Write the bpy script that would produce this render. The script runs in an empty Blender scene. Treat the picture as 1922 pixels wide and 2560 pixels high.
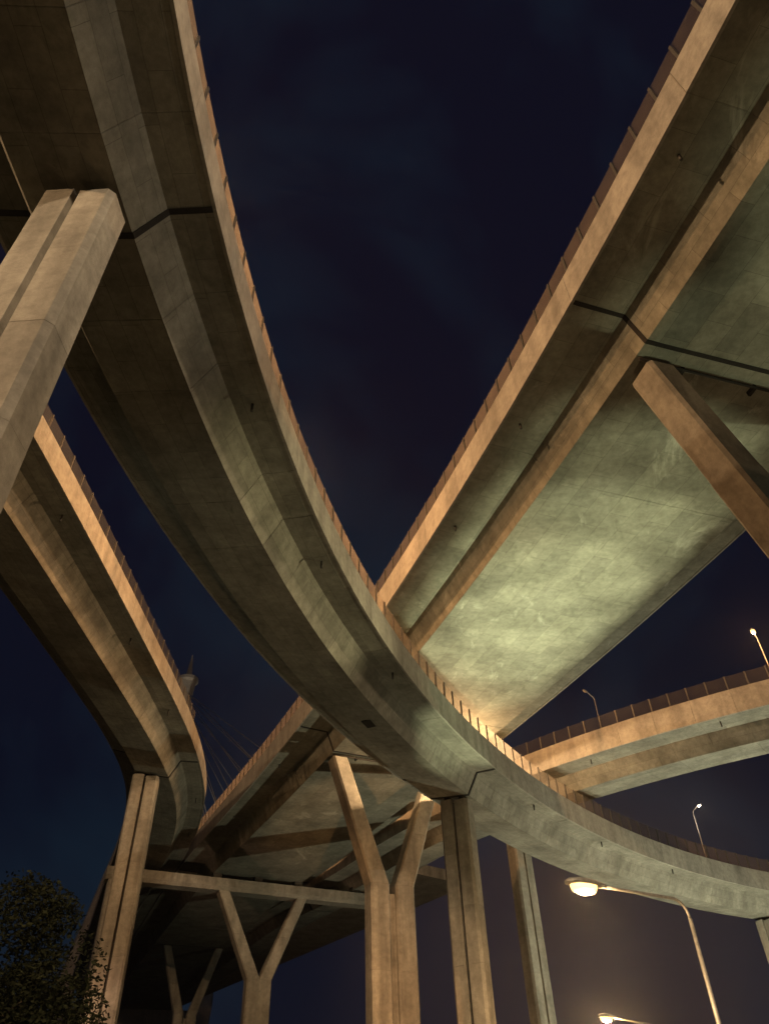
import bpy, bmesh, math, random
import numpy as np
from mathutils import Vector, Matrix

random.seed(7)
sc = bpy.context.scene
COL = sc.collection

# ------------------------------------------------------------------ camera
cam_d = bpy.data.cameras.new("camera")
cam = bpy.data.objects.new("camera", cam_d); COL.objects.link(cam)
cam_d.sensor_fit = 'VERTICAL'; cam_d.sensor_height = 36.0; cam_d.lens = 27.0
cam_d.clip_start = 0.1; cam_d.clip_end = 6000
RX = Vector((0.99927, 0.02610, -0.02796))
RY = Vector((-0.03825, 0.68190, -0.73044))
RZ = Vector((0.0, 0.73098, 0.68240))
m = Matrix((RX, -RY, -RZ)).transposed().to_4x4()
m.translation = Vector((0, 0, 1.6))
cam.matrix_world = m
sc.camera = cam

# ------------------------------------------------------------------ night sky
W = bpy.data.worlds.new("World"); sc.world = W; W.use_nodes = True
wt = W.node_tree; wt.nodes.clear()
def wn(t, **k):
    n = wt.nodes.new(t)
    for a, b in k.items(): setattr(n, a, b)
    return n
tc = wn('ShaderNodeTexCoord'); sep = wn('ShaderNodeSeparateXYZ')
wt.links.new(tc.outputs['Generated'], sep.inputs[0])
grad = wn('ShaderNodeValToRGB')
grad.color_ramp.elements[0].position = 0.0; grad.color_ramp.elements[0].color = (0.0062, 0.0064, 0.0140, 1)
grad.color_ramp.elements[1].position = 0.75; grad.color_ramp.elements[1].color = (0.0026, 0.0032, 0.0108, 1)
e = grad.color_ramp.elements.new(0.35); e.color = (0.0026, 0.0044, 0.0122, 1)
wt.links.new(sep.outputs['Z'], grad.inputs[0])
nz = wn('ShaderNodeTexNoise'); nz.inputs['Scale'].default_value = 2.9; nz.inputs['Detail'].default_value = 6
nz.inputs['Roughness'].default_value = 0.55; nz.inputs['Distortion'].default_value = 0.4
wt.links.new(tc.outputs['Generated'], nz.inputs['Vector'])
cr = wn('ShaderNodeValToRGB')
cr.color_ramp.elements[0].position = 0.43; cr.color_ramp.elements[0].color = (0, 0, 0, 1)
cr.color_ramp.elements[1].position = 0.72; cr.color_ramp.elements[1].color = (0.0035, 0.0110, 0.0155, 1)
wt.links.new(nz.outputs['Fac'], cr.inputs[0])
add = wn('ShaderNodeMix', data_type='RGBA', blend_type='ADD'); add.inputs[0].default_value = 1
wt.links.new(grad.outputs[0], add.inputs[6]); wt.links.new(cr.outputs[0], add.inputs[7])
# haze glow of the street lamps painted into the sky colour, low right
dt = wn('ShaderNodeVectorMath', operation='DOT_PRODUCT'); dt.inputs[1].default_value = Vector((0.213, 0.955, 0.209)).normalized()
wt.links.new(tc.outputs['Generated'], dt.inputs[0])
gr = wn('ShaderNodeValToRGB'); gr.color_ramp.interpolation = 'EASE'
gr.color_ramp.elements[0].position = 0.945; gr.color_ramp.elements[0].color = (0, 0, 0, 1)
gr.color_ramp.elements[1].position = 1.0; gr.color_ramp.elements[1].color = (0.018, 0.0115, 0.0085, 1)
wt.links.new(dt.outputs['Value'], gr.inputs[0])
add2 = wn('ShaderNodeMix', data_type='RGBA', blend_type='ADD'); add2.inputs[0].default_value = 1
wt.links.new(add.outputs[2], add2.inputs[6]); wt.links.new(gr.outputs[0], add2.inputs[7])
bg = wn('ShaderNodeBackground'); bg.inputs[1].default_value = 1.0
wt.links.new(add2.outputs[2], bg.inputs[0])
wo = wn('ShaderNodeOutputWorld'); wt.links.new(bg.outputs[0], wo.inputs[0])

sc.view_settings.view_transform = 'Standard'; sc.view_settings.look = 'None'
sc.view_settings.exposure = 0.0; sc.view_settings.gamma = 1.0
sc.render.engine = 'CYCLES'
sc.cycles.use_denoising = True
sc.cycles.max_bounces = 5; sc.cycles.diffuse_bounces = 3; sc.cycles.transparent_max_bounces = 12
sc.cycles.sample_clamp_indirect = 4.0
sc.cycles.caustics_reflective = False; sc.cycles.caustics_refractive = False

# lamp colours and powers (seen and inferred lamps, plus the floodlights added as fill further down)
SODIUM = (1.0, 0.50, 0.19)
FILLC = (0.97, 1.0, 0.58)  # greenish tint of the floodlights added under the wide viaduct
STREETC = (1.0, 0.60, 0.26)
MASTC = (1.0, 0.62, 0.31)
MASTR = (1.0, 0.72, 0.44)
LED = (1.0, 0.83, 0.62)
P_STREET = 1500.0
P_DECK = 7000.0
P_HALIDE = 42000.0
P_MAST = 150000.0
HAZE = 0.0004

# ------------------------------------------------------------------ materials
def mat(name):
    M = bpy.data.materials.new(name); M.use_nodes = True
    nt = M.node_tree
    return M, nt, nt.nodes['Principled BSDF'], nt.nodes['Material Output']

def concrete(name, dark, mid, light, rand=0.12, streak=0.5, rough=0.86, bloom=0.0, form=None):
    M, nt, P, O = mat(name)
    N = nt.nodes.new; L = nt.links.new
    geo = N('ShaderNodeNewGeometry')
    n1 = N('ShaderNodeTexNoise'); n1.inputs['Scale'].default_value = 0.42; n1.inputs['Detail'].default_value = 7; n1.inputs['Roughness'].default_value = 0.62
    L(geo.outputs['Position'], n1.inputs['Vector'])
    r1 = N('ShaderNodeValToRGB')
    r1.color_ramp.elements[0].position = 0.30; r1.color_ramp.elements[0].color = (*dark, 1)
    r1.color_ramp.elements[1].position = 0.72; r1.color_ramp.elements[1].color = (*light, 1)
    e = r1.color_ramp.elements.new(0.5); e.color = (*mid, 1)
    L(n1.outputs['Fac'], r1.inputs[0])
    # rain streaks that run down upright faces
    mp = N('ShaderNodeMapping'); mp.inputs['Scale'].default_value = (1.1, 1.1, 0.12)
    L(geo.outputs['Position'], mp.inputs['Vector'])
    n2 = N('ShaderNodeTexNoise'); n2.inputs['Scale'].default_value = 1.0; n2.inputs['Detail'].default_value = 5
    L(mp.outputs[0], n2.inputs['Vector'])
    r2 = N('ShaderNodeMapRange'); r2.inputs[1].default_value = 0.42; r2.inputs[2].default_value = 0.68; r2.inputs[3].default_value = 1.0; r2.inputs[4].default_value = 1.0 - streak
    L(n2.outputs['Fac'], r2.inputs[0])
    sx = N('ShaderNodeSeparateXYZ'); L(geo.outputs['Normal'], sx.inputs[0])
    ab = N('ShaderNodeMath'); ab.operation = 'ABSOLUTE'; L(sx.outputs['Z'], ab.inputs[0])
    mx = N('ShaderNodeMix'); mx.data_type = 'FLOAT'; L(ab.outputs[0], mx.inputs[0]); L(r2.outputs[0], mx.inputs[2]); mx.inputs[3].default_value = 1.0
    # small pits and patches
    n3 = N('ShaderNodeTexNoise'); n3.inputs['Scale'].default_value = 2.7; n3.inputs['Detail'].default_value = 8; n3.inputs['Roughness'].default_value = 0.7
    L(geo.outputs['Position'], n3.inputs['Vector'])
    r3 = N('ShaderNodeMapRange'); r3.inputs[1].default_value = 0.35; r3.inputs[2].default_value = 0.7; r3.inputs[3].default_value = 0.78; r3.inputs[4].default_value = 1.16
    L(n3.outputs['Fac'], r3.inputs[0])
    oi = N('ShaderNodeObjectInfo')
    r4 = N('ShaderNodeMapRange'); r4.inputs[3].default_value = 1.0 - rand; r4.inputs[4].default_value = 1.0 + rand
    L(oi.outputs['Random'], r4.inputs[0])
    a = N('ShaderNodeMath'); a.operation = 'MULTIPLY'; L(mx.outputs[0], a.inputs[0]); L(r3.outputs[0], a.inputs[1])
    b = N('ShaderNodeMath'); b.operation = 'MULTIPLY'; L(a.outputs[0], b.inputs[0]); L(r4.outputs[0], b.inputs[1])
    cm = N('ShaderNodeMix'); cm.data_type = 'RGBA'; cm.blend_type = 'MULTIPLY'; cm.inputs[0].default_value = 1
    L(r1.outputs[0], cm.inputs[6]); L(b.outputs[0], cm.inputs[7])
    col = cm.outputs[2]
    if bloom:   # pale lime bloom and dark damp patches on the underside
        for sc_, lo, hi, c_, amt in ((0.23, 0.60, 0.72, (0.62, 0.61, 0.55), bloom), (0.6, 0.56, 0.74, (0.15, 0.155, 0.125), 0.75), (1.9, 0.64, 0.70, (0.13, 0.125, 0.11), 0.5)):
            nb = N('ShaderNodeTexNoise'); nb.inputs['Scale'].default_value = sc_; nb.inputs['Detail'].default_value = 9; nb.inputs['Roughness'].default_value = 0.66; nb.inputs['Distortion'].default_value = 1.2
            mo = N('ShaderNodeMapping'); mo.inputs['Location'].default_value = (17 * sc_, 5, 3); mo.inputs['Rotation'].default_value = (0, 0, -0.4); mo.inputs['Scale'].default_value = (1.6, 0.8, 1)
            L(geo.outputs['Position'], mo.inputs[0]); L(mo.outputs[0], nb.inputs['Vector'])
            rb_ = N('ShaderNodeMapRange'); rb_.inputs[1].default_value = lo; rb_.inputs[2].default_value = hi; rb_.inputs[4].default_value = amt
            L(nb.outputs['Fac'], rb_.inputs[0])
            mb = N('ShaderNodeMix'); mb.data_type = 'RGBA'; L(rb_.outputs[0], mb.inputs[0]); L(col, mb.inputs[6]); mb.inputs[7].default_value = (*c_, 1); col = mb.outputs[2]
    if form:   # formwork sheets: faint joints and a slight change of tone from sheet to sheet
        uvn = N('ShaderNodeUVMap'); uvn.uv_map = 'run'
        bt = N('ShaderNodeTexBrick'); bt.offset = 0.5; bt.inputs['Scale'].default_value = 1.0
        bt.inputs['Color1'].default_value = (.86, .86, .86, 1); bt.inputs['Color2'].default_value = (1.08, 1.08, 1.06, 1); bt.inputs['Mortar'].default_value = (.52, .51, .49, 1)
        bt.inputs['Mortar Size'].default_value = 0.012; bt.inputs['Mortar Smooth'].default_value = 0.6; bt.inputs['Brick Width'].default_value = form[0]; bt.inputs['Row Height'].default_value = form[1]
        ds = N('ShaderNodeTexNoise'); ds.inputs['Scale'].default_value = 1.3; L(geo.outputs['Position'], ds.inputs['Vector'])
        va = N('ShaderNodeVectorMath'); va.operation = 'MULTIPLY_ADD'; va.inputs[1].default_value = (.05, .05, 0); L(ds.outputs['Color'], va.inputs[0]); L(uvn.outputs[0], va.inputs[2])
        L(va.outputs[0], bt.inputs['Vector'])
        fm = N('ShaderNodeMix'); fm.data_type = 'RGBA'; fm.blend_type = 'MULTIPLY'; fm.inputs[0].default_value = 1.0; L(col, fm.inputs[6]); L(bt.outputs['Color'], fm.inputs[7]); col = fm.outputs[2]
    L(col, P.inputs['Base Color'])
    P.inputs['Roughness'].default_value = rough
    P.inputs['Specular IOR Level'].default_value = 0.3
    bp = N('ShaderNodeBump'); bp.inputs['Strength'].default_value = 0.35; bp.inputs['Distance'].default_value = 0.05
    L(n3.outputs['Fac'], bp.inputs['Height']); L(bp.outputs[0], P.inputs['Normal'])
    return M

M_GIRDER = concrete('girder_concrete', (0.20, 0.19, 0.165), (0.29, 0.28, 0.245), (0.38, 0.365, 0.32), 0.10, 0.45, bloom=0.25, form=(3.0, 0.75))
M_WIDE = concrete('wide_girder_concrete', (0.20, 0.195, 0.165), (0.28, 0.275, 0.235), (0.37, 0.36, 0.31), 0.04, 0.45, bloom=0.7, form=(2.4, 1.21))
M_PARAPET = concrete('parapet_concrete', (0.30, 0.285, 0.26), (0.38, 0.36, 0.325), (0.44, 0.42, 0.38), 0.07, 0.30)
M_PIER = concrete('pier_concrete', (0.25, 0.235, 0.21), (0.34, 0.32, 0.28), (0.42, 0.395, 0.35), 0.08, 0.38)
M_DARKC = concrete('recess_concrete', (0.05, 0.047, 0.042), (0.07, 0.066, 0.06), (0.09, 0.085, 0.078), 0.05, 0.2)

def plain(name, col, rough=0.5, metal=0.0, noise=0.25, scale=6.0):
    M, nt, P, O = mat(name)
    N = nt.nodes.new; L = nt.links.new
    tc = N('ShaderNodeTexCoord'); n = N('ShaderNodeTexNoise'); n.inputs['Scale'].default_value = scale; n.inputs['Detail'].default_value = 5
    L(tc.outputs['Object'], n.inputs['Vector'])
    r = N('ShaderNodeValToRGB')
    r.color_ramp.elements[0].position = 0.3; r.color_ramp.elements[0].color = (*[c * (1 - noise) for c in col], 1)
    r.color_ramp.elements[1].position = 0.7; r.color_ramp.elements[1].color = (*[min(1, c * (1 + noise)) for c in col], 1)
    L(n.outputs['Fac'], r.inputs[0]); L(r.outputs[0], P.inputs['Base Color'])
    P.inputs['Roughness'].default_value = rough; P.inputs['Metallic'].default_value = metal
    return M
M_RUBBER = plain('joint_rubber', (0.018, 0.016, 0.015), 0.9)
M_STEEL = plain('galvanised_steel', (0.42, 0.42, 0.41), 0.5, 0.6, 0.2, 9)
M_POST = plain('post_steel', (0.085, 0.08, 0.078), 0.6, 0.3, 0.25, 9)
M_LAMPBODY = plain('lamp_housing', (0.30, 0.30, 0.29), 0.45, 0.4)
M_CABLE = plain('cable_sheath', (0.55, 0.53, 0.48), 0.6)
M_PYLON = concrete('pylon_concrete', (0.36, 0.34, 0.31), (0.42, 0.40, 0.36), (0.48, 0.46, 0.42), 0.03, 0.15)
M_BARK = plain('bark', (0.09, 0.065, 0.045), 0.9, 0, 0.4, 4)

# frosted acrylic of the noise screens
M_SCREEN, nt, P, O = mat('frosted_acrylic')
N = nt.nodes.new; L = nt.links.new
tr = N('ShaderNodeBsdfTransparent'); tr.inputs[0].default_value = (0.90, 0.88, 0.86, 1)
tl = N('ShaderNodeBsdfTranslucent'); tl.inputs[0].default_value = (0.82, 0.76, 0.70, 1)
P.inputs['Base Color'].default_value = (0.25, 0.235, 0.23, 1); P.inputs['Roughness'].default_value = 0.35
tcn = N('ShaderNodeNewGeometry'); nn = N('ShaderNodeTexNoise'); nn.inputs['Scale'].default_value = 1.4; nn.inputs['Detail'].default_value = 4
L(tcn.outputs['Position'], nn.inputs['Vector'])
mr = N('ShaderNodeMapRange'); mr.inputs[3].default_value = 0.80; mr.inputs[4].default_value = 0.93; L(nn.outputs['Fac'], mr.inputs[0])
m1 = N('ShaderNodeMixShader'); m1.inputs[0].default_value = 0.22; L(tl.outputs[0], m1.inputs[1]); L(P.outputs[0], m1.inputs[2])
m2 = N('ShaderNodeMixShader'); L(mr.outputs[0], m2.inputs[0]); L(tr.outputs[0], m2.inputs[2]); L(m1.outputs[0], m2.inputs[1])
L(m2.outputs[0], O.inputs[0])

def emitter(name, col, strength):
    M, nt, P, O = mat(name)
    P.inputs['Base Color'].default_value = (0.8, 0.8, 0.8, 1)
    P.inputs['Emission Color'].default_value = (*col, 1); P.inputs['Emission Strength'].default_value = strength
    return M
M_GLOW = emitter('sodium_lens', (1.0, 0.58, 0.19), 3.0)
M_GLOWH = emitter('halide_lens', (0.95, 1.0, 0.72), 40)
M_GLOWL = emitter('warm_lens', (1.0, 0.80, 0.55), 8)
M_DARKLENS = plain('unlit_lens', (0.35, 0.35, 0.34), 0.2)

M_ASPH = plain('asphalt', (0.05, 0.05, 0.052), 0.9, 0, 0.3, 0.8)
M_SOIL = plain('soil_and_grass', (0.026, 0.027, 0.018), 0.95, 0, 0.45, 0.25)
M_PAINT = plain('road_paint', (0.75, 0.75, 0.72), 0.6)

M_LEAF, nt, P, O = mat('leaf')
oi = nt.nodes.new('ShaderNodeNewGeometry'); rr = nt.nodes.new('ShaderNodeValToRGB')
rr.color_ramp.elements[0].color = (0.010, 0.013, 0.007, 1); rr.color_ramp.elements[1].color = (0.028, 0.034, 0.016, 1)
nt.links.new(oi.outputs['Random Per Island'], rr.inputs[0]); nt.links.new(rr.outputs[0], P.inputs['Base Color']); P.inputs['Roughness'].default_value = 0.8; P.inputs['Specular IOR Level'].default_value = 0.15

# ------------------------------------------------------------------ helpers
def thing(name, label, cat, loc=(0, 0, 0), group=None):
    o = bpy.data.objects.new(name, None); COL.objects.link(o)
    o.location = loc; o.empty_display_size = 0.5
    o['label'] = label; o['category'] = cat
    if group: o['group'] = group
    return o

def part(name, mesh, parent, loc=None, rot=None, mats=None):
    """link a mesh (in world axes, centred on loc) as a child of parent"""
    o = bpy.data.objects.new(name, mesh); COL.objects.link(o)
    M = Matrix.Identity(4)
    if rot is not None: M = rot.to_4x4()
    M.translation = Vector(loc if loc is not None else (0, 0, 0))
    if parent is not None:
        o.parent = parent
        o.matrix_local = Matrix.Translation(-world_loc(parent)) @ M
    else:
        o.matrix_world = M
    return o

def world_loc(o):
    v = Vector(o.location)
    while o.parent is not None:
        o = o.parent; v = v + Vector(o.location)
    return v

def mesh_from(name, V, F, mtl):
    me = bpy.data.meshes.new(name); me.from_pydata([tuple(v) for v in V], [], F); me.update()
    bm = bmesh.new(); bm.from_mesh(me); bmesh.ops.recalc_face_normals(bm, faces=bm.faces); bm.to_mesh(me); bm.free()
    for mm in (mtl if isinstance(mtl, (list, tuple)) else [mtl]): me.materials.append(mm)
    return me

def loft(rings, cap=True):
    """rings: list of equal-length closed loops"""
    n = len(rings[0]); V = [p for r in rings for p in r]; F = []
    for k in range(len(rings) - 1):
        for i in range(n):
            j = (i + 1) % n
            F.append((k * n + i, k * n + j, (k + 1) * n + j, (k + 1) * n + i))
    if cap:
        F.append(tuple(range(n))[::-1]); F.append(tuple((len(rings) - 1) * n + i for i in range(n)))
    return V, F

def add_loft(name, rings, mtl, parent, center=None, uv=None):
    rings = [[Vector(p) for p in r] for r in rings]
    if center is None:
        al = [p for r in rings for p in r]; center = sum(al, Vector()) / len(al)
    V, F = loft([[p - center for p in r] for r in rings])
    me = mesh_from(name, V, F, mtl)
    if uv:   # running metres along the deck x girth, for the formwork marks
        lay = me.uv_layers.new(name='run'); n = len(rings[0])
        for lp in me.loops:
            k, i = divmod(lp.vertex_index, n); lay.data[lp.index].uv = (uv[0][k], uv[1][i])
    return part(name, me, parent, center)

def box_mesh(name, sx, sy, sz, mtl, base=False, bev=0.0):
    z0, z1 = (0, sz) if base else (-sz / 2, sz / 2)
    x, y = sx / 2, sy / 2
    b = min(bev, x * 0.6, y * 0.6)
    if b > 0: ring = [(x - b, -y), (x, -y + b), (x, y - b), (x - b, y), (-x + b, y), (-x, y - b), (-x, -y + b), (-x + b, -y)]
    else: ring = [(x, -y), (x, y), (-x, y), (-x, -y)]
    V, F = loft([[Vector((a, c, z)) for a, c in ring] for z in (z0, z1)])
    return mesh_from(name, V, F, mtl)

def tube(name, pts, radii, mtl, parent, sides=10):
    pts = [Vector(p) for p in pts]; rings = []
    for i, p in enumerate(pts):
        t = (pts[min(i + 1, len(pts) - 1)] - pts[max(i - 1, 0)]).normalized()
        a = t.cross(Vector((0, 0, 1)) if abs(t.z) < 0.95 else Vector((1, 0, 0))).normalized(); b = t.cross(a)
        r = radii[i] if isinstance(radii, (list, tuple)) else radii
        rings.append([p + (a * math.cos(k * 2 * math.pi / sides) + b * math.sin(k * 2 * math.pi / sides)) * r for k in range(sides)])
    o = add_loft(name, rings, mtl, parent)
    for f in o.data.polygons: f.use_smooth = len(f.vertices) == 4
    return o

def point_light(name, parent, loc, col, power, radius=0.12):
    l = bpy.data.lights.new(name, 'POINT'); l.color = col; l.energy = power; l.shadow_soft_size = radius
    o = bpy.data.objects.new(name, l); COL.objects.link(o); o.parent = parent
    o.matrix_local = Matrix.Translation(Vector(loc) - world_loc(parent))
    return o

# ------------------------------------------------------------------ road alignments (x, y, soffit height, cross fall)
CTRL = {
    'A': [(-0.98, -28.63, 23.64, -0.148), (-3.94, -21.75, 23.84, -0.148), (-6.20, -14.60, 24.01, -0.148), (-7.78, -7.27, 24.16, -0.148), (-8.70, 0.17, 24.28, -0.148), (-8.99, 7.66, 24.38, -0.148), (-8.66, 15.15, 24.46, -0.148), (-7.74, 22.60, 24.51, -0.148), (-6.24, 29.94, 24.54, -0.148), (-4.17, 37.15, 24.55, -0.148), (-1.53, 44.17, 24.53, -0.148), (1.65, 50.95, 24.49, -0.148), (5.39, 57.45, 24.42, -0.148), (9.67, 63.61, 24.33, -0.148), (14.49, 69.35, 24.22, -0.148), (19.84, 74.61, 24.08, -0.148), (25.68, 79.30, 23.92, -0.148), (32.01, 83.33, 23.73, -0.148), (38.75, 86.59, 23.53, -0.148), (45.85, 88.99, 23.29, -0.148), (53.21, 90.41, 23.04, -0.148), (60.70, 90.75, 22.76, -0.148), (68.14, 89.91, 22.45, -0.148)],
    'B': [(29.15, -31.83, 25.10, 0.000), (27.77, -24.46, 25.50, 0.000), (26.26, -17.12, 25.90, 0.000), (24.61, -9.80, 26.31, 0.000), (22.82, -2.52, 26.73, 0.000), (20.90, 4.73, 27.16, 0.000), (18.84, 11.95, 27.60, 0.000), (16.64, 19.11, 28.05, 0.000), (14.29, 26.24, 28.48, 0.000), (11.79, 33.31, 28.91, 0.000), (9.16, 40.33, 29.34, 0.000), (6.38, 47.30, 29.76, 0.000), (3.48, 54.21, 30.18, 0.000), (0.45, 61.08, 30.59, 0.000), (-2.68, 67.89, 31.00, 0.000), (-5.90, 74.66, 31.40, 0.000), (-9.20, 81.40, 31.80, 0.000), (-12.55, 88.11, 32.19, 0.000), (-15.87, 94.83, 32.63, 0.000), (-19.03, 101.64, 33.17, 0.000), (-21.98, 108.53, 33.82, 0.000), (-24.76, 115.50, 34.55, 0.000), (-27.51, 122.47, 35.30, 0.000), (-30.26, 129.45, 36.05, 0.000), (-33.01, 136.43, 36.80, 0.000), (-35.76, 143.41, 37.55, 0.000), (-38.51, 150.39, 38.30, 0.000), (-41.26, 157.37, 39.05, 0.000), (-44.01, 164.34, 39.80, 0.000), (-46.75, 171.32, 40.55, 0.000), (-49.50, 178.30, 41.30, 0.000), (-52.25, 185.28, 42.05, 0.000), (-55.00, 192.25, 42.80, 0.000), (-57.75, 199.23, 43.55, 0.000), (-60.50, 206.21, 44.30, 0.000), (-63.25, 213.19, 45.05, 0.000), (-66.00, 220.17, 45.80, 0.000), (-68.74, 227.15, 46.55, 0.000), (-71.49, 234.12, 47.30, 0.000), (-74.24, 241.10, 48.05, 0.000), (-76.99, 248.08, 48.80, 0.000)],
    'C': [(-20.76, 14.82, 27.97, -0.147), (-20.48, 22.32, 28.36, -0.147), (-20.34, 29.81, 28.79, -0.147), (-20.31, 37.31, 29.26, -0.147), (-20.35, 44.81, 29.77, -0.147), (-20.46, 52.31, 30.31, -0.147), (-20.80, 59.80, 30.89, -0.147), (-21.55, 67.27, 31.48, -0.147), (-22.90, 74.64, 32.05, -0.147), (-24.97, 81.85, 32.59, -0.147), (-27.21, 88.22, 33.02, -0.118), (-29.62, 94.51, 33.40, -0.088), (-32.14, 100.76, 33.77, -0.059), (-34.70, 107.01, 34.22, -0.029), (-37.22, 113.28, 34.80, -0.000), (-39.97, 120.25, 35.55, 0.000), (-42.71, 127.23, 36.30, 0.000), (-45.46, 134.21, 37.05, 0.000), (-48.21, 141.19, 37.80, 0.000), (-50.96, 148.17, 38.55, 0.000), (-53.71, 155.15, 39.30, 0.000), (-56.46, 162.12, 40.05, 0.000), (-59.21, 169.10, 40.80, 0.000), (-61.96, 176.08, 41.55, 0.000), (-64.70, 183.06, 42.30, 0.000), (-67.45, 190.04, 43.05, 0.000), (-70.20, 197.01, 43.80, 0.000), (-72.95, 203.99, 44.55, 0.000), (-75.70, 210.97, 45.30, 0.000), (-78.45, 217.95, 46.05, 0.000), (-81.20, 224.93, 46.80, 0.000), (-83.95, 231.91, 47.55, 0.000)],
    'D': [(45.94, 48.26, 27.37, 0.051), (39.20, 51.55, 27.82, 0.051), (32.75, 55.37, 28.29, 0.051), (26.63, 59.71, 28.77, 0.051), (20.90, 64.54, 29.27, 0.051), (15.60, 69.85, 29.78, 0.051), (10.77, 75.58, 30.30, 0.051), (6.43, 81.69, 30.84, 0.051), (2.61, 88.14, 31.38, 0.051), (-0.71, 94.87, 31.92, 0.051), (-3.96, 101.76, 32.55, 0.042), (-7.30, 108.59, 33.29, 0.034), (-10.65, 115.40, 34.10, 0.025), (-13.93, 122.24, 34.95, 0.017), (-17.08, 129.15, 35.80, 0.008), (-20.01, 136.18, 36.60, 0.000), (-22.76, 143.15, 37.35, 0.000), (-25.51, 150.13, 38.10, 0.000), (-28.26, 157.11, 38.85, 0.000), (-31.01, 164.09, 39.60, 0.000), (-33.76, 171.07, 40.35, 0.000), (-36.51, 178.04, 41.10, 0.000), (-39.25, 185.02, 41.85, 0.000), (-42.00, 192.00, 42.60, 0.000), (-44.75, 198.98, 43.35, 0.000), (-47.50, 205.96, 44.10, 0.000), (-50.25, 212.94, 44.85, 0.000), (-53.00, 219.91, 45.60, 0.000), (-55.75, 226.89, 46.35, 0.000), (-58.49, 233.87, 47.10, 0.000), (-61.24, 240.85, 47.85, 0.000)]}

class Path:
    def __init__(s, pts, s0, step=7.5):
        s.p = np.array(pts, float); s.s0 = s0; s.step = step
    def at(s, q):
        u = (q - s.s0) / s.step; n = len(s.p)
        i = int(min(max(math.floor(u), 0), n - 2)); f = u - i
        P0 = s.p[max(i - 1, 0)] if i > 0 else 2 * s.p[0] - s.p[1]
        P1, P2 = s.p[i], s.p[i + 1]
        P3 = s.p[i + 2] if i + 2 < n else 2 * s.p[-1] - s.p[-2]
        a = 2 * P1; b = P2 - P0; c = 2 * P0 - 5 * P1 + 4 * P2 - P3; d = -P0 + 3 * P1 - 3 * P2 + P3
        v = 0.5 * (a + b * f + c * f * f + d * f ** 3); t = 0.5 * (b + 2 * c * f + 3 * d * f * f)
        T = Vector((t[0], t[1], t[2])).normalized(); h = Vector((t[0], t[1], 0)).normalized()
        R = Vector((h.y, -h.x, 0))
        return Vector(v[:3]), R, T, float(v[3])
    def pt(s, q, off, dz):
        P, R, T, cs = s.at(q)
        return P + R * off + Vector((0, 0, dz + cs * off))

class Sec:
    def __init__(s, ws, ww, dw, wo, do, hp, hs):
        s.ws, s.ww, s.dw, s.wo, s.do, s.hp, s.hs = ws, ww, dw, wo, do, hp, hs
    def girder(s, g=0.0):
        w = s.wo - 0.13
        R = [(s.ws + g, -g), (s.ww + g, s.dw - g * 0.7), (w - 0.25, s.do - 0.10 - g), (w, s.do - 0.06 - g), (w, s.do + 0.24)]
        return R + [(-a, b) for a, b in R[::-1]]
    def parapet(s, sg):
        w = s.wo; a = [(w, s.do - 0.10), (w, s.do + s.hp), (w - 0.22, s.do + s.hp), (w - 0.27, s.do + 0.75), (w - 0.48, s.do + 0.245), (w - 0.125, s.do + 0.245), (w - 0.125, s.do - 0.10)]
        return [(sg * x, z) for x, z in a]

PA = Path(CTRL['A'], -34); PB = Path(CTRL['B'], -45); PC = Path(CTRL['C'], -45); PD = Path(CTRL['D'], -45)
SA = Sec(1.50, 2.36, 1.56, 3.94, 1.75, 1.72, 1.28)
SB = Sec(5.43, 6.04, 1.60, 8.51, 1.78, 1.84, 1.30)
SC = Sec(1.42, 2.26, 1.66, 3.92, 1.87, 1.46, 1.05)
SD = Sec(1.55, 2.30, 1.34, 4.61, 1.52, 1.87, 1.19)

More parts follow.
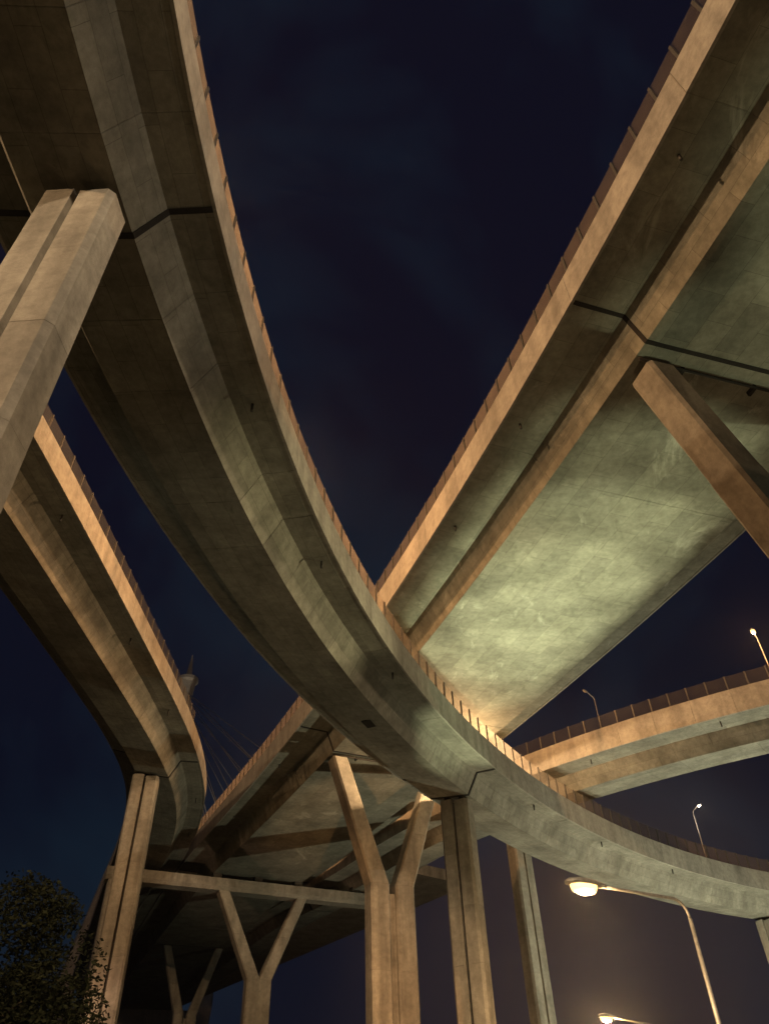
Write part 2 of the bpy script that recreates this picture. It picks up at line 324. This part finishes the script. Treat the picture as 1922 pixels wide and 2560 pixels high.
_post_cache = {}
def viaduct(name, label, path, sec, s0, s1, joints, scr_r=None, scr_l=None, post_step=1.5, seg=3.0, sub=2, base_s=0.0, par_r=None, par_l=None, gm=None):
    b = path.pt(base_s, 0, 0)
    root = thing(name, label, 'viaduct', b)
    # girder segments, span by span, with a wide gap at every expansion joint
    marks = [s0] + [j for j in joints if s0 < j < s1] + [s1]
    for a, c in zip(marks[:-1], marks[1:]):
        n = max(1, round((c - a) / seg)); d = (c - a) / n
        for k in range(n):
            q0 = a + k * d + (0.07 if k == 0 else 0.003); q1 = a + (k + 1) * d - (0.07 if k == n - 1 else 0.003)
            jx = random.uniform(-0.006, 0.006)
            rings = []
            for u in range(sub + 1):
                q = q0 + (q1 - q0) * u / sub
                rings.append([path.pt(q, x, z + jx) for x, z in sec.girder()])
            # small arrises so that the match-cast joints read as thin lines
            rings = [[path.pt(q0, x, z + jx) for x, z in sec.girder(-0.012)]] + [[path.pt(q0 + 0.03, x, z + jx) for x, z in sec.girder()]] + rings[1:-1] + [[path.pt(q1 - 0.03, x, z + jx) for x, z in sec.girder()]] + [[path.pt(q1, x, z + jx) for x, z in sec.girder(-0.012)]]
            gp = sec.girder(); h5 = len(gp) // 2
            ug = [gp[0][0]]
            for a_, b_ in zip(gp[:h5 - 1], gp[1:h5]): ug.append(ug[-1] + math.hypot(b_[0] - a_[0], b_[1] - a_[1]))
            ug = ug + [-v for v in ug[::-1]]
            qs = [q0, q0 + .03] + [q0 + (q1 - q0) * u / sub for u in range(1, sub)] + [q1 - .03, q1]
            add_loft('girder_segment', rings, gm or M_GIRDER, root, uv=(qs, ug))
        # cast-in parapet units
        for sg, rng in ((1, par_r), (-1, par_l)):
            for k in range(n):
                q0 = a + k * d + 0.010; q1 = a + (k + 1) * d - 0.010
                if rng and (q0 < rng[0] or q1 > rng[1]): continue
                jx = random.uniform(-0.008, 0.008)
                rings = [[path.pt(q0 + (q1 - q0) * u / sub, x + sg * jx, z) for x, z in sec.parapet(sg)] for u in range(sub + 1)]
                add_loft('parapet_unit', rings, M_PARAPET, root)
    for j in marks[1:-1]:
        rings = [[path.pt(j + e, x, z) for x, z in sec.girder(0.035)] for e in (-0.10, 0.10)]
        add_loft('expansion_joint', rings, M_RUBBER, root)
    # noise screen: posts and acrylic sheets standing on the parapet
    for sg, rng in ((1, scr_r), (-1, scr_l)):
        if not rng: continue
        n = int((rng[1] - rng[0]) / post_step)
        key = (round(sec.hs, 2),)
        if key not in _post_cache:
            h = sec.hs; f = 0.055; w = 0.05
            I = [(-f, -w), (f, -w), (f, -w + .016), (.01, -w + .016), (.01, w - .016), (f, w - .016), (f, w), (-f, w), (-f, w - .016), (-.01, w - .016), (-.01, -w + .016), (-f, -w + .016)]
            V, F = loft([[Vector((y, x, z)) for x, y in I] for z in (-0.15, h)])
            _post_cache[key] = mesh_from('screen_post', V, F, M_POST)
        pm = _post_cache[key]
        for k in range(n + 1):
            q = rng[0] + k * post_step
            P, R, T, cs = path.at(q)
            pos = path.pt(q, sg * (sec.wo - 0.11), sec.do + sec.hp)
            hdir = Vector((-R.y, R.x, 0))
            rot = Matrix((R, hdir, Vector((0, 0, 1)))).transposed()
            part('screen_post', pm, root, pos, rot)
            if k == n: continue
            q2 = q + post_step
            p1 = path.pt(q2, sg * (sec.wo - 0.11), sec.do + sec.hp)
            dv = p1 - pos; ln = dv.length - 0.06
            lk = ('sheet', round(ln, 2), round(sec.hs, 2))
            if lk not in _post_cache:
                _post_cache[lk] = box_mesh('screen_sheet', 0.02, ln, sec.hs - 0.06, M_SCREEN)
            y = dv.normalized(); x = Vector((y.y, -y.x, 0)).normalized(); z = x.cross(y)
            tilt = Matrix.Rotation(random.uniform(-0.012, 0.012), 3, 'Y')
            part('screen_sheet', _post_cache[lk], root, (pos + p1) / 2 + Vector((0, 0, sec.hs / 2)), Matrix((x, y, z)).transposed() @ tilt)
    return root

# ------------------------------------------------------------------ ground (below the frame, but it bounces the lamp light)
def sheet(name, x0, x1, y0, y1, z, mtl):
    me = mesh_from(name, [(x0, y0, z), (x1, y0, z), (x1, y1, z), (x0, y1, z)], [(0, 1, 2, 3)], mtl)
    o = bpy.data.objects.new(name, me); COL.objects.link(o); o['kind'] = 'structure'; return o
sheet('ground', -700, 700, -700, 700, 0.0, M_SOIL)
rd = sheet('road', 6.5 + 3.2, 6.5 + 12.2, -500, 600, 0.004, M_ASPH)
bm = bmesh.new()
for k in range(-20, 60):
    vs = [bm.verts.new(p) for p in ((14.12, k * 9, .008), (14.28, k * 9, .008), (14.28, k * 9 + 3, .008), (14.12, k * 9 + 3, .008))]; bm.faces.new(vs)
me = bpy.data.meshes.new('road_marking'); bm.to_mesh(me); bm.free(); me.materials.append(M_PAINT)
o = bpy.data.objects.new('road_marking', me); COL.objects.link(o); o['kind'] = 'structure'
kb = box_mesh('kerb', 0.25, 900, 0.13, M_PARAPET, base=True)
o = bpy.data.objects.new('kerb', kb); COL.objects.link(o); o.location = (9.55, 150, 0); o['kind'] = 'structure'

# ------------------------------------------------------------------ the four viaducts
JA = (7.2, 53.2, 99.2); JB = (8.8, 53.6, 98.6, 143.6); JC = (4.6, 50); JD = (-45.5, -1.0, 45)
VA = viaduct('curved_viaduct', 'narrow curved viaduct sweeping from upper left to lower right in front of the others', PA, SA, -33, 128, JA, scr_r=(-12, 124), base_s=30)
VB = viaduct('wide_viaduct', 'broad straight viaduct with wide green-lit underside rising out of the upper right', PB, SB, -44, 238, JB, scr_l=(-20, 130), base_s=30, seg=9.0, sub=5, gm=M_WIDE)
VC = viaduct('curved_viaduct', 'orange-lit curved viaduct at the far left that ends against the broad one', PC, SC, -44, 180, JC, scr_r=(-38, 0.2), base_s=10, par_r=(-44, 43))
VD = viaduct('curved_viaduct', 'curved viaduct with pale panelled underside entering at the right edge under a lit lamp', PD, SD, -44, 170, JD, scr_l=(-42, 24), post_step=1.5, base_s=-10)
for v in (VA, VC, VD): v['group'] = 'curved ramp viaducts'

# small fittings under the decks
def fitting(name, root, path, q, off, dz, sx, sy, sz, mtl, bev=.02):
    P, R, T, cs = path.at(q); Hh = Vector((-R.y, R.x, 0))
    part(name, box_mesh(name, sx, sy, sz, mtl, bev=bev), root, path.pt(q, off, dz), Matrix((R, Hh, Vector((0, 0, 1)))).transposed())
def drain(root, path, q, off, dz, L=.35, r=.06):
    p = path.pt(q, off, dz); tube('drain_spout', [p + Vector((0, 0, .15)), p - Vector((0, 0, L))], r, M_POST, root, 8)
fitting('access_hatch', VA, PA, 40.5, .35, -.01, .75, .95, .05, M_RUBBER)
for q in (-6, 15.5, 26, 37.5, 61, 72, 83, 110): drain(VA, PA, q, 3.15, 1.55)
for q in (-12, 2, 16, 24.5, 38, 49, 62, 77): drain(VB, PB, q, -7.6, 1.66)
for q in (-30, -17, -6, 14, 25): drain(VC, PC, q, 3.1, 1.62)
for q in (-36, -24, -13, 8): drain(VD, PD, q, -3.7, 1.34)
# joint seals stand proud, with hanging gutter pipes below the two big joints
for root, path, sec, q in ((VB, PB, SB, 9.62), (VB, PB, SB, 54.0)):
    tube('gutter_pipe', [path.pt(q, o, -.14) for o in np.linspace(-sec.ws + .1, sec.ws - .1, 8)], .07, M_RUBBER, root, 8)
    for o in (-3.2, 0.4, 3.4): fitting('pipe_bracket', root, path, q + .2, o, -.10, .16, .5, .22, M_RUBBER)

# ------------------------------------------------------------------ piers
def ring_at(c, R, H, w, d, z, ch, cl=(1, 1, 1, 1)):
    """chamfered rectangle; cl switches each corner's chamfer (+x-y, +x+y, -x+y, -x-y)"""
    x, y = w / 2, d / 2; out = []
    for k, (sx, sy) in enumerate(((1, -1), (1, 1), (-1, 1), (-1, -1))):
        e = ch if cl[k] else 0.004
        A = (sx * x, sy * (y - e)); B = (sx * (x - e), sy * y)
        out += [B, A] if k in (0, 2) else [A, B]
    return [Vector((c.x, c.y, 0)) + R * a + H * b + Vector((0, 0, z)) for a, b in out]

def frame(path, q):
    P, R, T, cs = path.at(q); return P, R, Vector((-R.y, R.x, 0)), cs

def twin_pier(label, path, q, sec, off=0.0, w=2.2, d=1.2, gap=0.22, ch=0.17, top=-0.28):
    P, R, H, cs = frame(path, q); c = P + R * off
    t = thing('bridge_pier', label, 'pier', (c.x, c.y, 0), 'twin concrete piers under the ramps')
    hw = (w - gap) / 2
    lifts = [0, 3.4, 6.8, 10.2, 13.6, 17.0, 20.4, 23.8, 27.2, 30.6, 99]
    for sg in (-1, 1):
        cc = c + R * sg * (gap / 2 + hw / 2)
        zt = P.z + top + cs * (off + sg * 0.6)
        cl = (1, 1, 0, 0) if sg > 0 else (0, 0, 1, 1)
        for z0, z1 in zip(lifts[:-1], lifts[1:]):
            if z0 >= zt: break
            z1 = min(z1, zt); jx = random.uniform(-.006, .006)
            rings = [ring_at(cc, R, H, hw + jx, d + jx, z, ch, cl) for z in (z0, z0 + (z1 - z0) / 2, z1 - 0.012)]
            add_loft('column_lift', rings, M_PIER, t)
    zt = P.z + top + cs * off - 0.15
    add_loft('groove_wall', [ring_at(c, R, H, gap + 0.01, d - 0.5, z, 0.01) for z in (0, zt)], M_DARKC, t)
    for sg in (-1, 1):
        zb = P.z + cs * (off + sg * .6)
        add_loft('bearing_pad', [ring_at(c + R * sg * .6, R, H, .5, .5, z, .02) for z in (zb + top - .08, zb + .03)], M_RUBBER, t)
    add_loft('pile_cap', [ring_at(c, R, H, 6, 5, z, .2) for z in (0.0, 0.8)], M_PIER, t)
    return t

twin_pier('tall warm-lit twin pier in front at the upper left, its top under the curved viaduct', PA, 6.1, SA, 0.45, top=-0.5)
twin_pier('brown twin pier with dark centre groove standing right beside the forked pier', PA, 53.6, SA, 0.3)
twin_pier('slim pale twin pier cropped by the right edge under the green-lit viaduct end', PA, 99.0, SA, 0.0)
twin_pier('pinkish twin pier beside the dark tree at the lower left', PC, 4.6, SC, -0.45)
twin_pier('pale green twin pier lit from the right, behind the hanging street lamp head', PD, -1.0, SD, 0.0)

def fork_pier(label, path, q, off=0.0, spread=4.35, bend=-9.9, leg=1.55, d=1.5, gap=0.5, top=-0.3, group='forked piers under the wide viaduct', armw=1.3, stem_top=None):
    P, R, H, cs = frame(path, q); c = P + R * off
    t = thing('forked_pier', label, 'pier', (c.x, c.y, 0), group)
    zb, zt = P.z + bend, P.z + top
    for sg in (-1, 1):
        o0 = sg * (gap / 2 + leg / 2); o1 = sg * spread
        zs = [z for z in (0, 5, 10, 15, 20, 25) if z < zb - 1] + [zb]
        for z0, z1 in zip(zs[:-1], zs[1:]):
            jx = random.uniform(-.006, .006)
            add_loft('leg_lift', [ring_at(c + R * o0, R, H, leg + jx, d + jx, z, .14) for z in (z0, (z0 + z1) / 2, z1 - 0.01)], M_PIER, t)
        f = 0.42
        om = o0 + (o1 - o0) * f; zm = zb + (zt - zb) * f; wm = leg + (armw - leg) * f
        add_loft('arm', [ring_at(c + R * o0, R, H, leg, d, zb, .14), ring_at(c + R * om, R, H, wm, d, zm - .02, .14)], M_PIER, t)
        add_loft('arm', [ring_at(c + R * om, R, H, wm - .03, d - .03, zm, .14), ring_at(c + R * o1, R, H, armw, d - .03, zt, .14)], M_PIER, t)
        add_loft('bearing_pad', [ring_at(c + R * o1, R, H, .6, .6, z, .02) for z in (zt - .05, P.z + .03)], M_RUBBER, t)
    add_loft('groove_wall', [ring_at(c, R, H, gap + .02, d - .7, z, .01) for z in (0, zb - .6)], M_PIER, t)
    add_loft('pile_cap', [ring_at(c, R, H, 8, 6, z, .2) for z in (0.0, 0.9)], M_PIER, t)
    return t
fork_pier('orange-lit forked pier with two spread arms in the lower middle', PB, 54.6, -0.35)
fork_pier('forked pier whose slanting orange arm crosses the green underside at the right edge', PB, 10.2, 0.0)
fork_pier('dim forked pier far back under the merged decks, below the nearer forked frame', PB, 143.6, 1.0)

# cross beam on a V, carrying the merged decks
P, R, H, cs = frame(PB, 92.2)
t = thing('portal_pier', 'grey cross beam on two slanting arms under the merged decks in the lower left', 'pier', (P.x + R.x * .9, P.y + R.y * .9, 0))
def ring_b(o, y0, y1, z0, z1): return [P + R * o + H * y + Vector((0, 0, z)) for y, z in ((y0, z0 + .35), (y0 + .35, z0), (y1 - .35, z0), (y1, z0 + .35), (y1, z1), (y0, z1))]
xs = [-17.5, -9, -3, 3.2, 9.4, 15.4]
for a, b in zip(xs[:-1], xs[1:]):
    add_loft('beam_unit', [ring_b(o, -1.1, 1.1, -2.0, -0.75) for o in (a + .01, b - .01)], M_PIER, t)
for o in (-14.0, -5.0, 0, 5.0, 12.5, 14.6):
    add_loft('bearing_plinth', [ring_at(P + R * o, R, H, 1.0, 1.0, P.z + z, .03) for z in (-0.75, -0.02 if abs(o) < 10 else 0.3)], M_DARKC, t)
for o0, o1 in ((.25, -4.0), (1.55, 5.4)):
    zb = P.z - 10.7; zt = P.z - 2.0; zm = (zb + zt) / 2; om = (o0 + o1) / 2
    add_loft('arm', [ring_at(P + R * o0, R, H, 1.5, 1.5, zb, .14), ring_at(P + R * om, R, H, 1.4, 1.5, zm - .02, .14)], M_PIER, t)
    add_loft('arm', [ring_at(P + R * om, R, H, 1.37, 1.47, zm, .14), ring_at(P + R * o1, R, H, 1.3, 1.47, zt, .14)], M_PIER, t)
zz = [0, 5, 10, 15, P.z - 10.7]
for z0, z1 in zip(zz[:-1], zz[1:]):
    add_loft('stem_lift', [ring_at(P + R * .9, R, H, 2.8, 1.5, z, .14) for z in (z0, z1 - .01)], M_PIER, t)
for z0, z1 in zip((0, 8, 16, 24), (8, 16, 24, P.z - 2.0)):
    add_loft('column_lift', [ring_at(P + R * -16.3, R, H, 1.6, 1.5, z, .14) for z in (z0, z1 - .01)], M_PIER, t)

# ------------------------------------------------------------------ lamps
def lamp_head(root, tip, d, lens, scale=1.0, drop=0.05):
    """cobra head: tip = end of the arm, d = horizontal direction it points"""
    d = Vector(d).normalized(); r = Vector((d.y, -d.x, 0))
    prof = [(-.12, .05, .05), (.0, .09, .07), (.22, .15, .10), (.50, .17, .11), (.72, .12, .08), (.80, .04, .03)]
    rings = []
    for x, w, h in prof:
        x, w, h = x * scale, w * scale, h * scale
        rings.append([tip + d * x + r * (w * math.cos(a)) + Vector((0, 0, h * (math.sin(a) if math.sin(a) > 0 else 0.35 * math.sin(a)))) for a in [k * math.pi / 6 for k in range(12)]])
    hd = add_loft('lamp_head', rings, M_LAMPBODY, root)
    rings = []
    for x, w, h in ((.12, .03, .02), (.18, .12, .13), (.40, .155, .17), (.60, .13, .13), (.70, .03, .02)):
        x, w, h = x * scale, w * scale, h * scale
        rings.append([tip + d * x + r * (w * math.cos(a)) + Vector((0, 0, -.03 * scale - h * max(0, math.sin(a)) + .005 * min(0, math.sin(a)))) for a in [k * math.pi / 6 for k in range(12)]])
    ln = add_loft('lens', rings, lens, root)
    for o in (hd, ln):
        for f in o.data.polygons: f.use_smooth = len(f.vertices) == 4
    ln.parent = hd; ln.matrix_local = Matrix.Translation(Vector(ln.location) - Vector(hd.location))
    return tip + d * .4 * scale + Vector((0, 0, -.25 * scale))

def street_lamp(label, base, h, arm, lens=None, light=None, power=0, group='street lamps', scale=1.0, r0=0.10, r1=0.06, bend=0.5, rise=0.15):
    base = Vector(base); arm = Vector((arm[0], arm[1], 0)); L = arm.length; d = arm.normalized()
    root = thing('street_lamp', label, 'street lamp', base, group)
    tube('pole', [base, base + Vector((0, 0, h * .5)), base + Vector((0, 0, h - bend))], [r0, (r0 + r1) / 2, r1], M_STEEL, root, 12)
    pts = []
    for k in range(7):
        a = k / 6 * math.pi / 2; pts.append(base + Vector((0, 0, h - bend + bend * math.sin(a))) + d * bend * (1 - math.cos(a)))
    n = 4
    for k in range(1, n + 1): pts.append(base + Vector((0, 0, h + rise * k / n)) + d * (bend + (L - bend) * k / n))
    tube('arm', pts, r1 * .8, M_STEEL, root, 10)
    me = box_mesh('base_plate', .4, .4, .04, M_STEEL, base=True)
    part('base_plate', me, root, base)
    lp = lamp_head(root, pts[-1], d, lens or M_DARKLENS, scale)
    if light: point_light('lamp_light', root, lp, light, power, 0.13)
    return root

street_lamp('tall street lamp with long arm, its bright orange head hanging under the curved viaduct', (9.08, 26.56, 0), 9.0, (-2.95, -1.5), M_GLOW, STREETC, P_STREET, bend=.55, rise=0.05, scale=1.6)
street_lamp('street lamp of which only the yellow flare shows at the bottom edge', (13.2, 48.0, 0), 9.0, (-2.55, -1.6), M_GLOW, STREETC, P_STREET * 3, scale=1.3)

def high_mast(label, base, h, col, power, lens):
    base = Vector(base); root = thing('high_mast_lamp', label, 'mast lamp', base, 'high mast lamps')
    tube('pole', [base, base + Vector((0, 0, h * .5)), base + Vector((0, 0, h))], [.28, .2, .12], M_STEEL, root, 14)
    tube('lamp_ring', [base + Vector((math.cos(a) * .7, math.sin(a) * .7, h)) for a in [k * math.pi / 8 for k in range(17)]], .04, M_STEEL, root, 8)
    for k in range(4):
        a = k * math.pi / 2; d = Vector((math.cos(a), math.sin(a), 0))
        lamp_head(root, base + d * .7 + Vector((0, 0, h)), d, lens, 1.0)
    point_light('lamp_light', root, base + Vector((0, 0, h - .9)), col, power, .45)
    return root
high_mast('high mast lamp behind the photographer, to the right', (16, -26, 0), 38, MASTR, P_MAST * .55, M_GLOW)
high_mast('high mast lamp behind the photographer, to the left', (-46, -16, 0), 40, MASTC, P_MAST * .75, M_GLOW)

def deck_lamp(label, path, sec, q, side, h, arm, lit, power=P_DECK, col=SODIUM, lens=None, group='lamp posts on the decks', scale=0.9):
    P, R, T, cs = path.at(q); b = path.pt(q, side * (sec.wo - .11), sec.do + sec.hp)
    a = R * (-side) * arm
    return street_lamp(label, b, h, (a.x, a.y), (lens or M_GLOW) if lit else M_DARKLENS, col if lit else None, power, group, scale, .08, .045, .35, .2)
deck_lamp('lit lamp post at the right edge, on the curved viaduct with the panelled underside', PD, SD, -28, 1, 8.2, .5, True, 600, scale=1.3)
deck_lamp('thin unlit lamp post behind the see-through screens on the right', PD, SD, -10.2, 1, 7.6, 1.1, False)
deck_lamp('slim lamp post with small white head above the lower right end of the curved viaduct', PA, SA, 97.5, -1, 8.0, .9, True, 250, LED, M_GLOWL, scale=.8)
for q, lb in ((11, 'lamp post hidden behind the upper left part of the curved viaduct, lighting its screens'), (29, 'lamp post hidden behind the middle of the curved viaduct, lighting its screens')):
    deck_lamp(lb, PA, SA, q, -1, 6.3, 2.2, True, P_DECK)
for q, lb in ((20, 'lamp post on the far side of the wide viaduct, above its slanting right-edge pier'), (46, 'lamp post on the far side of the wide viaduct, just before the curved one crosses'), (74, 'lamp post on the far side of the wide viaduct, beyond the forked pier'), (100, 'lamp post on the far side of the wide viaduct, above the cross beam')):
    deck_lamp(lb, PB, SB, q, 1, 7.5, 2.5, True, P_DECK * 1.7)

# luminaire fixed under the wide viaduct where the curved one passes below
u = PB.pt(47.2, 1.6, -0.02)
root = thing('underpass_light', 'warm luminaire under the wide viaduct, glowing behind the screens', 'lamp', u)
part('housing', box_mesh('housing', .9, .35, .18, M_LAMPBODY, bev=.05), root, u + Vector((0, 0, -.09)))
part('lens', box_mesh('lens', .7, .26, .08, M_GLOWL, bev=.03), root, u + Vector((0, 0, -.22)))
point_light('lamp_light', root, u + Vector((0, 0, -.5)), (1, .62, .30), 9000, .15)

def floodlight(label, loc, aim, power, col=FILLC, spot=None, mast=0):
    loc = Vector(loc); root = thing('floodlight', label, 'floodlight', loc, 'ground floodlights')
    d = (Vector(aim) - loc - Vector((0, 0, mast))).normalized(); q = d.to_track_quat('Z', 'Y').to_matrix()
    part('stand', box_mesh('stand', .5, .5, .6, M_DARKC, base=True, bev=.05), root, loc)
    if mast: tube('pole', [loc + Vector((0, 0, .5)), loc + Vector((0, 0, mast + .7))], [.16, .09], M_STEEL, root, 12)
    c = loc + Vector((0, 0, .95 + mast))
    part('housing', box_mesh('housing', .6, .45, .3, M_LAMPBODY, bev=.06), root, c, q)
    part('lens', box_mesh('lens', .5, .36, .02, M_GLOWH), root, c + d * .17, q)
    l = bpy.data.lights.new('lamp_light', 'SPOT'); l.color = col; l.energy = power; l.shadow_soft_size = .15; l.spot_size = math.radians(spot or 120); l.spot_blend = .6
    o = bpy.data.objects.new('lamp_light', l); COL.objects.link(o); o.parent = root
    o.matrix_local = Matrix.Translation(c + d * .3 - loc) @ (-d).to_track_quat('Z', 'Y').to_matrix().to_4x4()
    return root

for q, k, lb in ((37.5, .50, 'added greenish fill floodlight, unseen under the wide viaduct, nearest the crossing'), (32.5, .62, 'added greenish fill floodlight, unseen under the wide viaduct, one short of the crossing'),
                 (27.5, .66, 'brightest added greenish fill floodlight, unseen under the wide viaduct'), (22.5, .44, 'added greenish fill floodlight, unseen under the wide viaduct, short of its middle'),
                 (17, .26, 'added greenish fill floodlight, unseen under the slanting pier'), (9, .13, 'weak added greenish fill floodlight, unseen under the expansion joint'),
                 (0, .12, 'weak added greenish fill floodlight, unseen to the right of the photographer')):
    g = PB.pt(q, 5.2, 0); a_ = PB.pt(q, -.6, 0); floodlight(lb, (g.x, g.y, 0), a_, P_HALIDE * k, spot=27)  # added out of view to brighten the wide underside, not its overhangs
floodlight('weak added fill floodlight, unseen under the curved viaduct, to the left', (-9, 27, 0), (-4, 32, 24), 700, (1.0, .97, .66), 70)  # added as dim fill for the curved viaduct's soffit
floodlight('weak warm fill floodlight added on an unseen mast to the right of the photographer, aimed level', (31, 6, 0), (-8, 8, 24.9), 9000, (1.0, .82, .58), 36, mast=19)  # added to bring up the upper web of the curved viaduct
floodlight('warm fill floodlight added on an unseen mast beyond the right edge, aimed level at the curved viaduct', (29, 37, 0), (-6, 29, 24.9), 21000, (1.0, .86, .46), 33, mast=19)  # added so the web lights up while the overhang stays dark
floodlight('greenish floodlight on the ground inside the bend of the curved viaduct', (33, 67, 0), (31, 72, 25), P_HALIDE * .72, (1.0, .97, .66), 140)
floodlight('added amber fill floodlight, unseen on the ground, aimed up at the forked pier', (1.2, 45, 0), (-.6, 62.5, 16.5), 16000, SODIUM, 31)  # added only to brighten the forked pier
floodlight('added amber fill floodlight, unseen on the ground, aimed up at the pinkish pier beside the tree', (-24, 44, 0), (-21.5, 61, 8.5), 11000, (1.0, .56, .34), 28)  # added only to warm and brighten this pier

# ------------------------------------------------------------------ cable-stayed bridge far behind
B0 = Vector((-75.0, 249.0, 0)); rb = thing('cable_stayed_bridge', 'distant bridge pylon with ringed spire and thin stay cables', 'bridge', B0)
ux = Vector((0.957, 0.29, 0)).normalized(); uy = Vector((-ux.y, ux.x, 0))
def pring(c, w, d, z, ch=.4): return ring_at(Vector((c.x, c.y, 0)), ux, uy, w, d, z, ch)
for sg in (-1, 1):
    add_loft('pylon_leg', [pring(B0 + ux * sg * o, w, 5, z) for o, w, z in ((14, 5, 0), (19, 4.6, 50), (19, 4.2, 56), (2.2, 3.0, 136))], M_PYLON, rb)
add_loft('pylon_neck', [pring(B0, w, d, z) for w, d, z in ((5.6, 4.6, 133), (4.0, 3.8, 142), (5.0, 4.6, 148.5), (5.6, 5.4, 151.2))], M_PYLON, rb)
def disc(r, z, n=20): return [Vector((B0.x + r * math.cos(k * 2 * math.pi / n), B0.y + r * math.sin(k * 2 * math.pi / n), z)) for k in range(n)]
add_loft('spire_ring', [disc(r, z) for r, z in ((3.1, 151.2), (3.7, 151.8), (3.7, 153.0), (3.2, 153.4))], M_PYLON, rb)
add_loft('spire', [disc(r, z, 12) for r, z in ((1.4, 153.4), (1.05, 155.5), (.72, 158.5), (.4, 161), (.1, 163.5))], M_PYLON, rb)
add_loft('cross_beam', [[B0 + ux * o + uy * y + Vector((0, 0, z)) for y, z in ((-2, 44), (2, 44), (2, 48), (-2, 48))] for o in (-19, 19)], M_PYLON, rb)
c = B0 + Vector((20, -42, 51))
l = bpy.data.lights.new('lamp_light', 'SPOT'); l.color = LED; l.energy = 110000; l.shadow_soft_size = .4; l.spot_size = math.radians(34); l.spot_blend = .6
o = bpy.data.objects.new('lamp_light', l); COL.objects.link(o); o.parent = rb
o.matrix_local = Matrix.Translation(c - B0) @ (c - (B0 + Vector((0, 0, 150)))).to_track_quat('Z', 'Y').to_matrix().to_4x4()
dz_ = Vector((0.62, -0.78, 0)).normalized()
pr = Vector((-dz_.y, dz_.x, 0))
add_loft('deck', [[B0 + dz_ * o + pr * y + Vector((0, 0, z)) for y, z in ((-9, 48.1), (9, 48.1), (12, 50), (-12, 50))] for o in (-160, 130)], M_GIRDER, rb)
for k in range(9):
    a = B0 + Vector((0, 0, 146 - k * 2.2)) + dz_ * 2.0
    for sg in (-1, 1):
        bpt = B0 + dz_ * (122 - k * 12.5) + pr * sg * 10 + Vector((0, 0, 50))
        tube('stay_cable', [a, bpt], .15, M_CABLE, rb, 6)
        if k < 6: continue
        bpt = B0 - dz_ * (140 - k * 13.5) + pr * sg * 10 + Vector((0, 0, 50))
        tube('stay_cable', [B0 + Vector((0, 0, 146 - k * 2.2)) - dz_ * 2.0, bpt], .15, M_CABLE, rb, 6)

# ------------------------------------------------------------------ dark tree, lower left
rng = random.Random(3)
tb = Vector((-15.0, 31.6, 0)); rt = thing('broadleaf_tree', 'dark broadleaf tree in the bottom left corner', 'tree', tb)
tube('trunk', [tb, tb + Vector((.2, .1, 2.5)), tb + Vector((-.1, .3, 5)), tb + Vector((.3, 0, 8.5))], [.32, .26, .2, .08], M_BARK, rt, 10)
clumps = []
for k in range(9):
    a = rng.uniform(0, 6.28); h = rng.uniform(3.2, 6.8); L = rng.uniform(1.6, 3.4)
    s_ = tb + Vector((0, .2, h)); e_ = s_ + Vector((math.cos(a) * L, math.sin(a) * L, rng.uniform(1.2, 3)))
    tube('limb', [s_, (s_ + e_) / 2 + Vector((0, 0, .25)), e_], [.11, .07, .03], M_BARK, rt, 7); clumps.append((e_, rng.uniform(1.2, 1.8)))
for k in range(26):
    a = rng.uniform(0, 6.28); rr_ = rng.uniform(.3, 3.6); z = rng.uniform(4.6, 11.0); rr_ *= 1.0 if z < 8 else .62
    clumps.append((tb + Vector((math.cos(a) * rr_, math.sin(a) * rr_, z)), rng.uniform(.8, 1.5)))
V, F = [], []
for c, r in clumps:
    for k in range(int(520 * r)):
        u = Vector((rng.gauss(0, 1), rng.gauss(0, 1), rng.gauss(0, 1))).normalized(); p = c + u * r * rng.uniform(.35, 1.05) ** .6
        ax = Vector((rng.gauss(0, 1), rng.gauss(0, 1), rng.gauss(0, .6))).normalized(); bx = ax.cross(Vector((rng.gauss(0, 1), rng.gauss(0, 1), rng.gauss(0, 1)))).normalized()
        l, w = rng.uniform(.10, .19), rng.uniform(.045, .08); i = len(V)
        l *= .8; w *= .8; V += [p - ax * l - tb, p + bx * w - tb, p + ax * l - tb, p - bx * w - tb]; F.append((i, i + 1, i + 2, i + 3))
me = bpy.data.meshes.new('crown'); me.from_pydata([tuple(v) for v in V], [], F); me.materials.append(M_LEAF)
o = part('crown', me, rt, tb); o['kind'] = 'stuff'


# ------------------------------------------------------------------ thin night haze round the lamps
me = box_mesh('haze', 1500, 1500, 170, M_RUBBER, base=True); me.materials.clear()
M_HAZE = bpy.data.materials.new('haze'); M_HAZE.use_nodes = True; nt = M_HAZE.node_tree; nt.nodes.clear()
pv = nt.nodes.new('ShaderNodeVolumePrincipled'); pv.inputs['Color'].default_value = (.92, .92, .94, 1)
pv.inputs['Density'].default_value = HAZE; pv.inputs['Anisotropy'].default_value = 0.82
ho = nt.nodes.new('ShaderNodeOutputMaterial'); nt.links.new(pv.outputs[0], ho.inputs['Volume'])
me.materials.append(M_HAZE)
o = bpy.data.objects.new('haze', me); COL.objects.link(o); o.location = (0, 0, -1); o['kind'] = 'stuff'
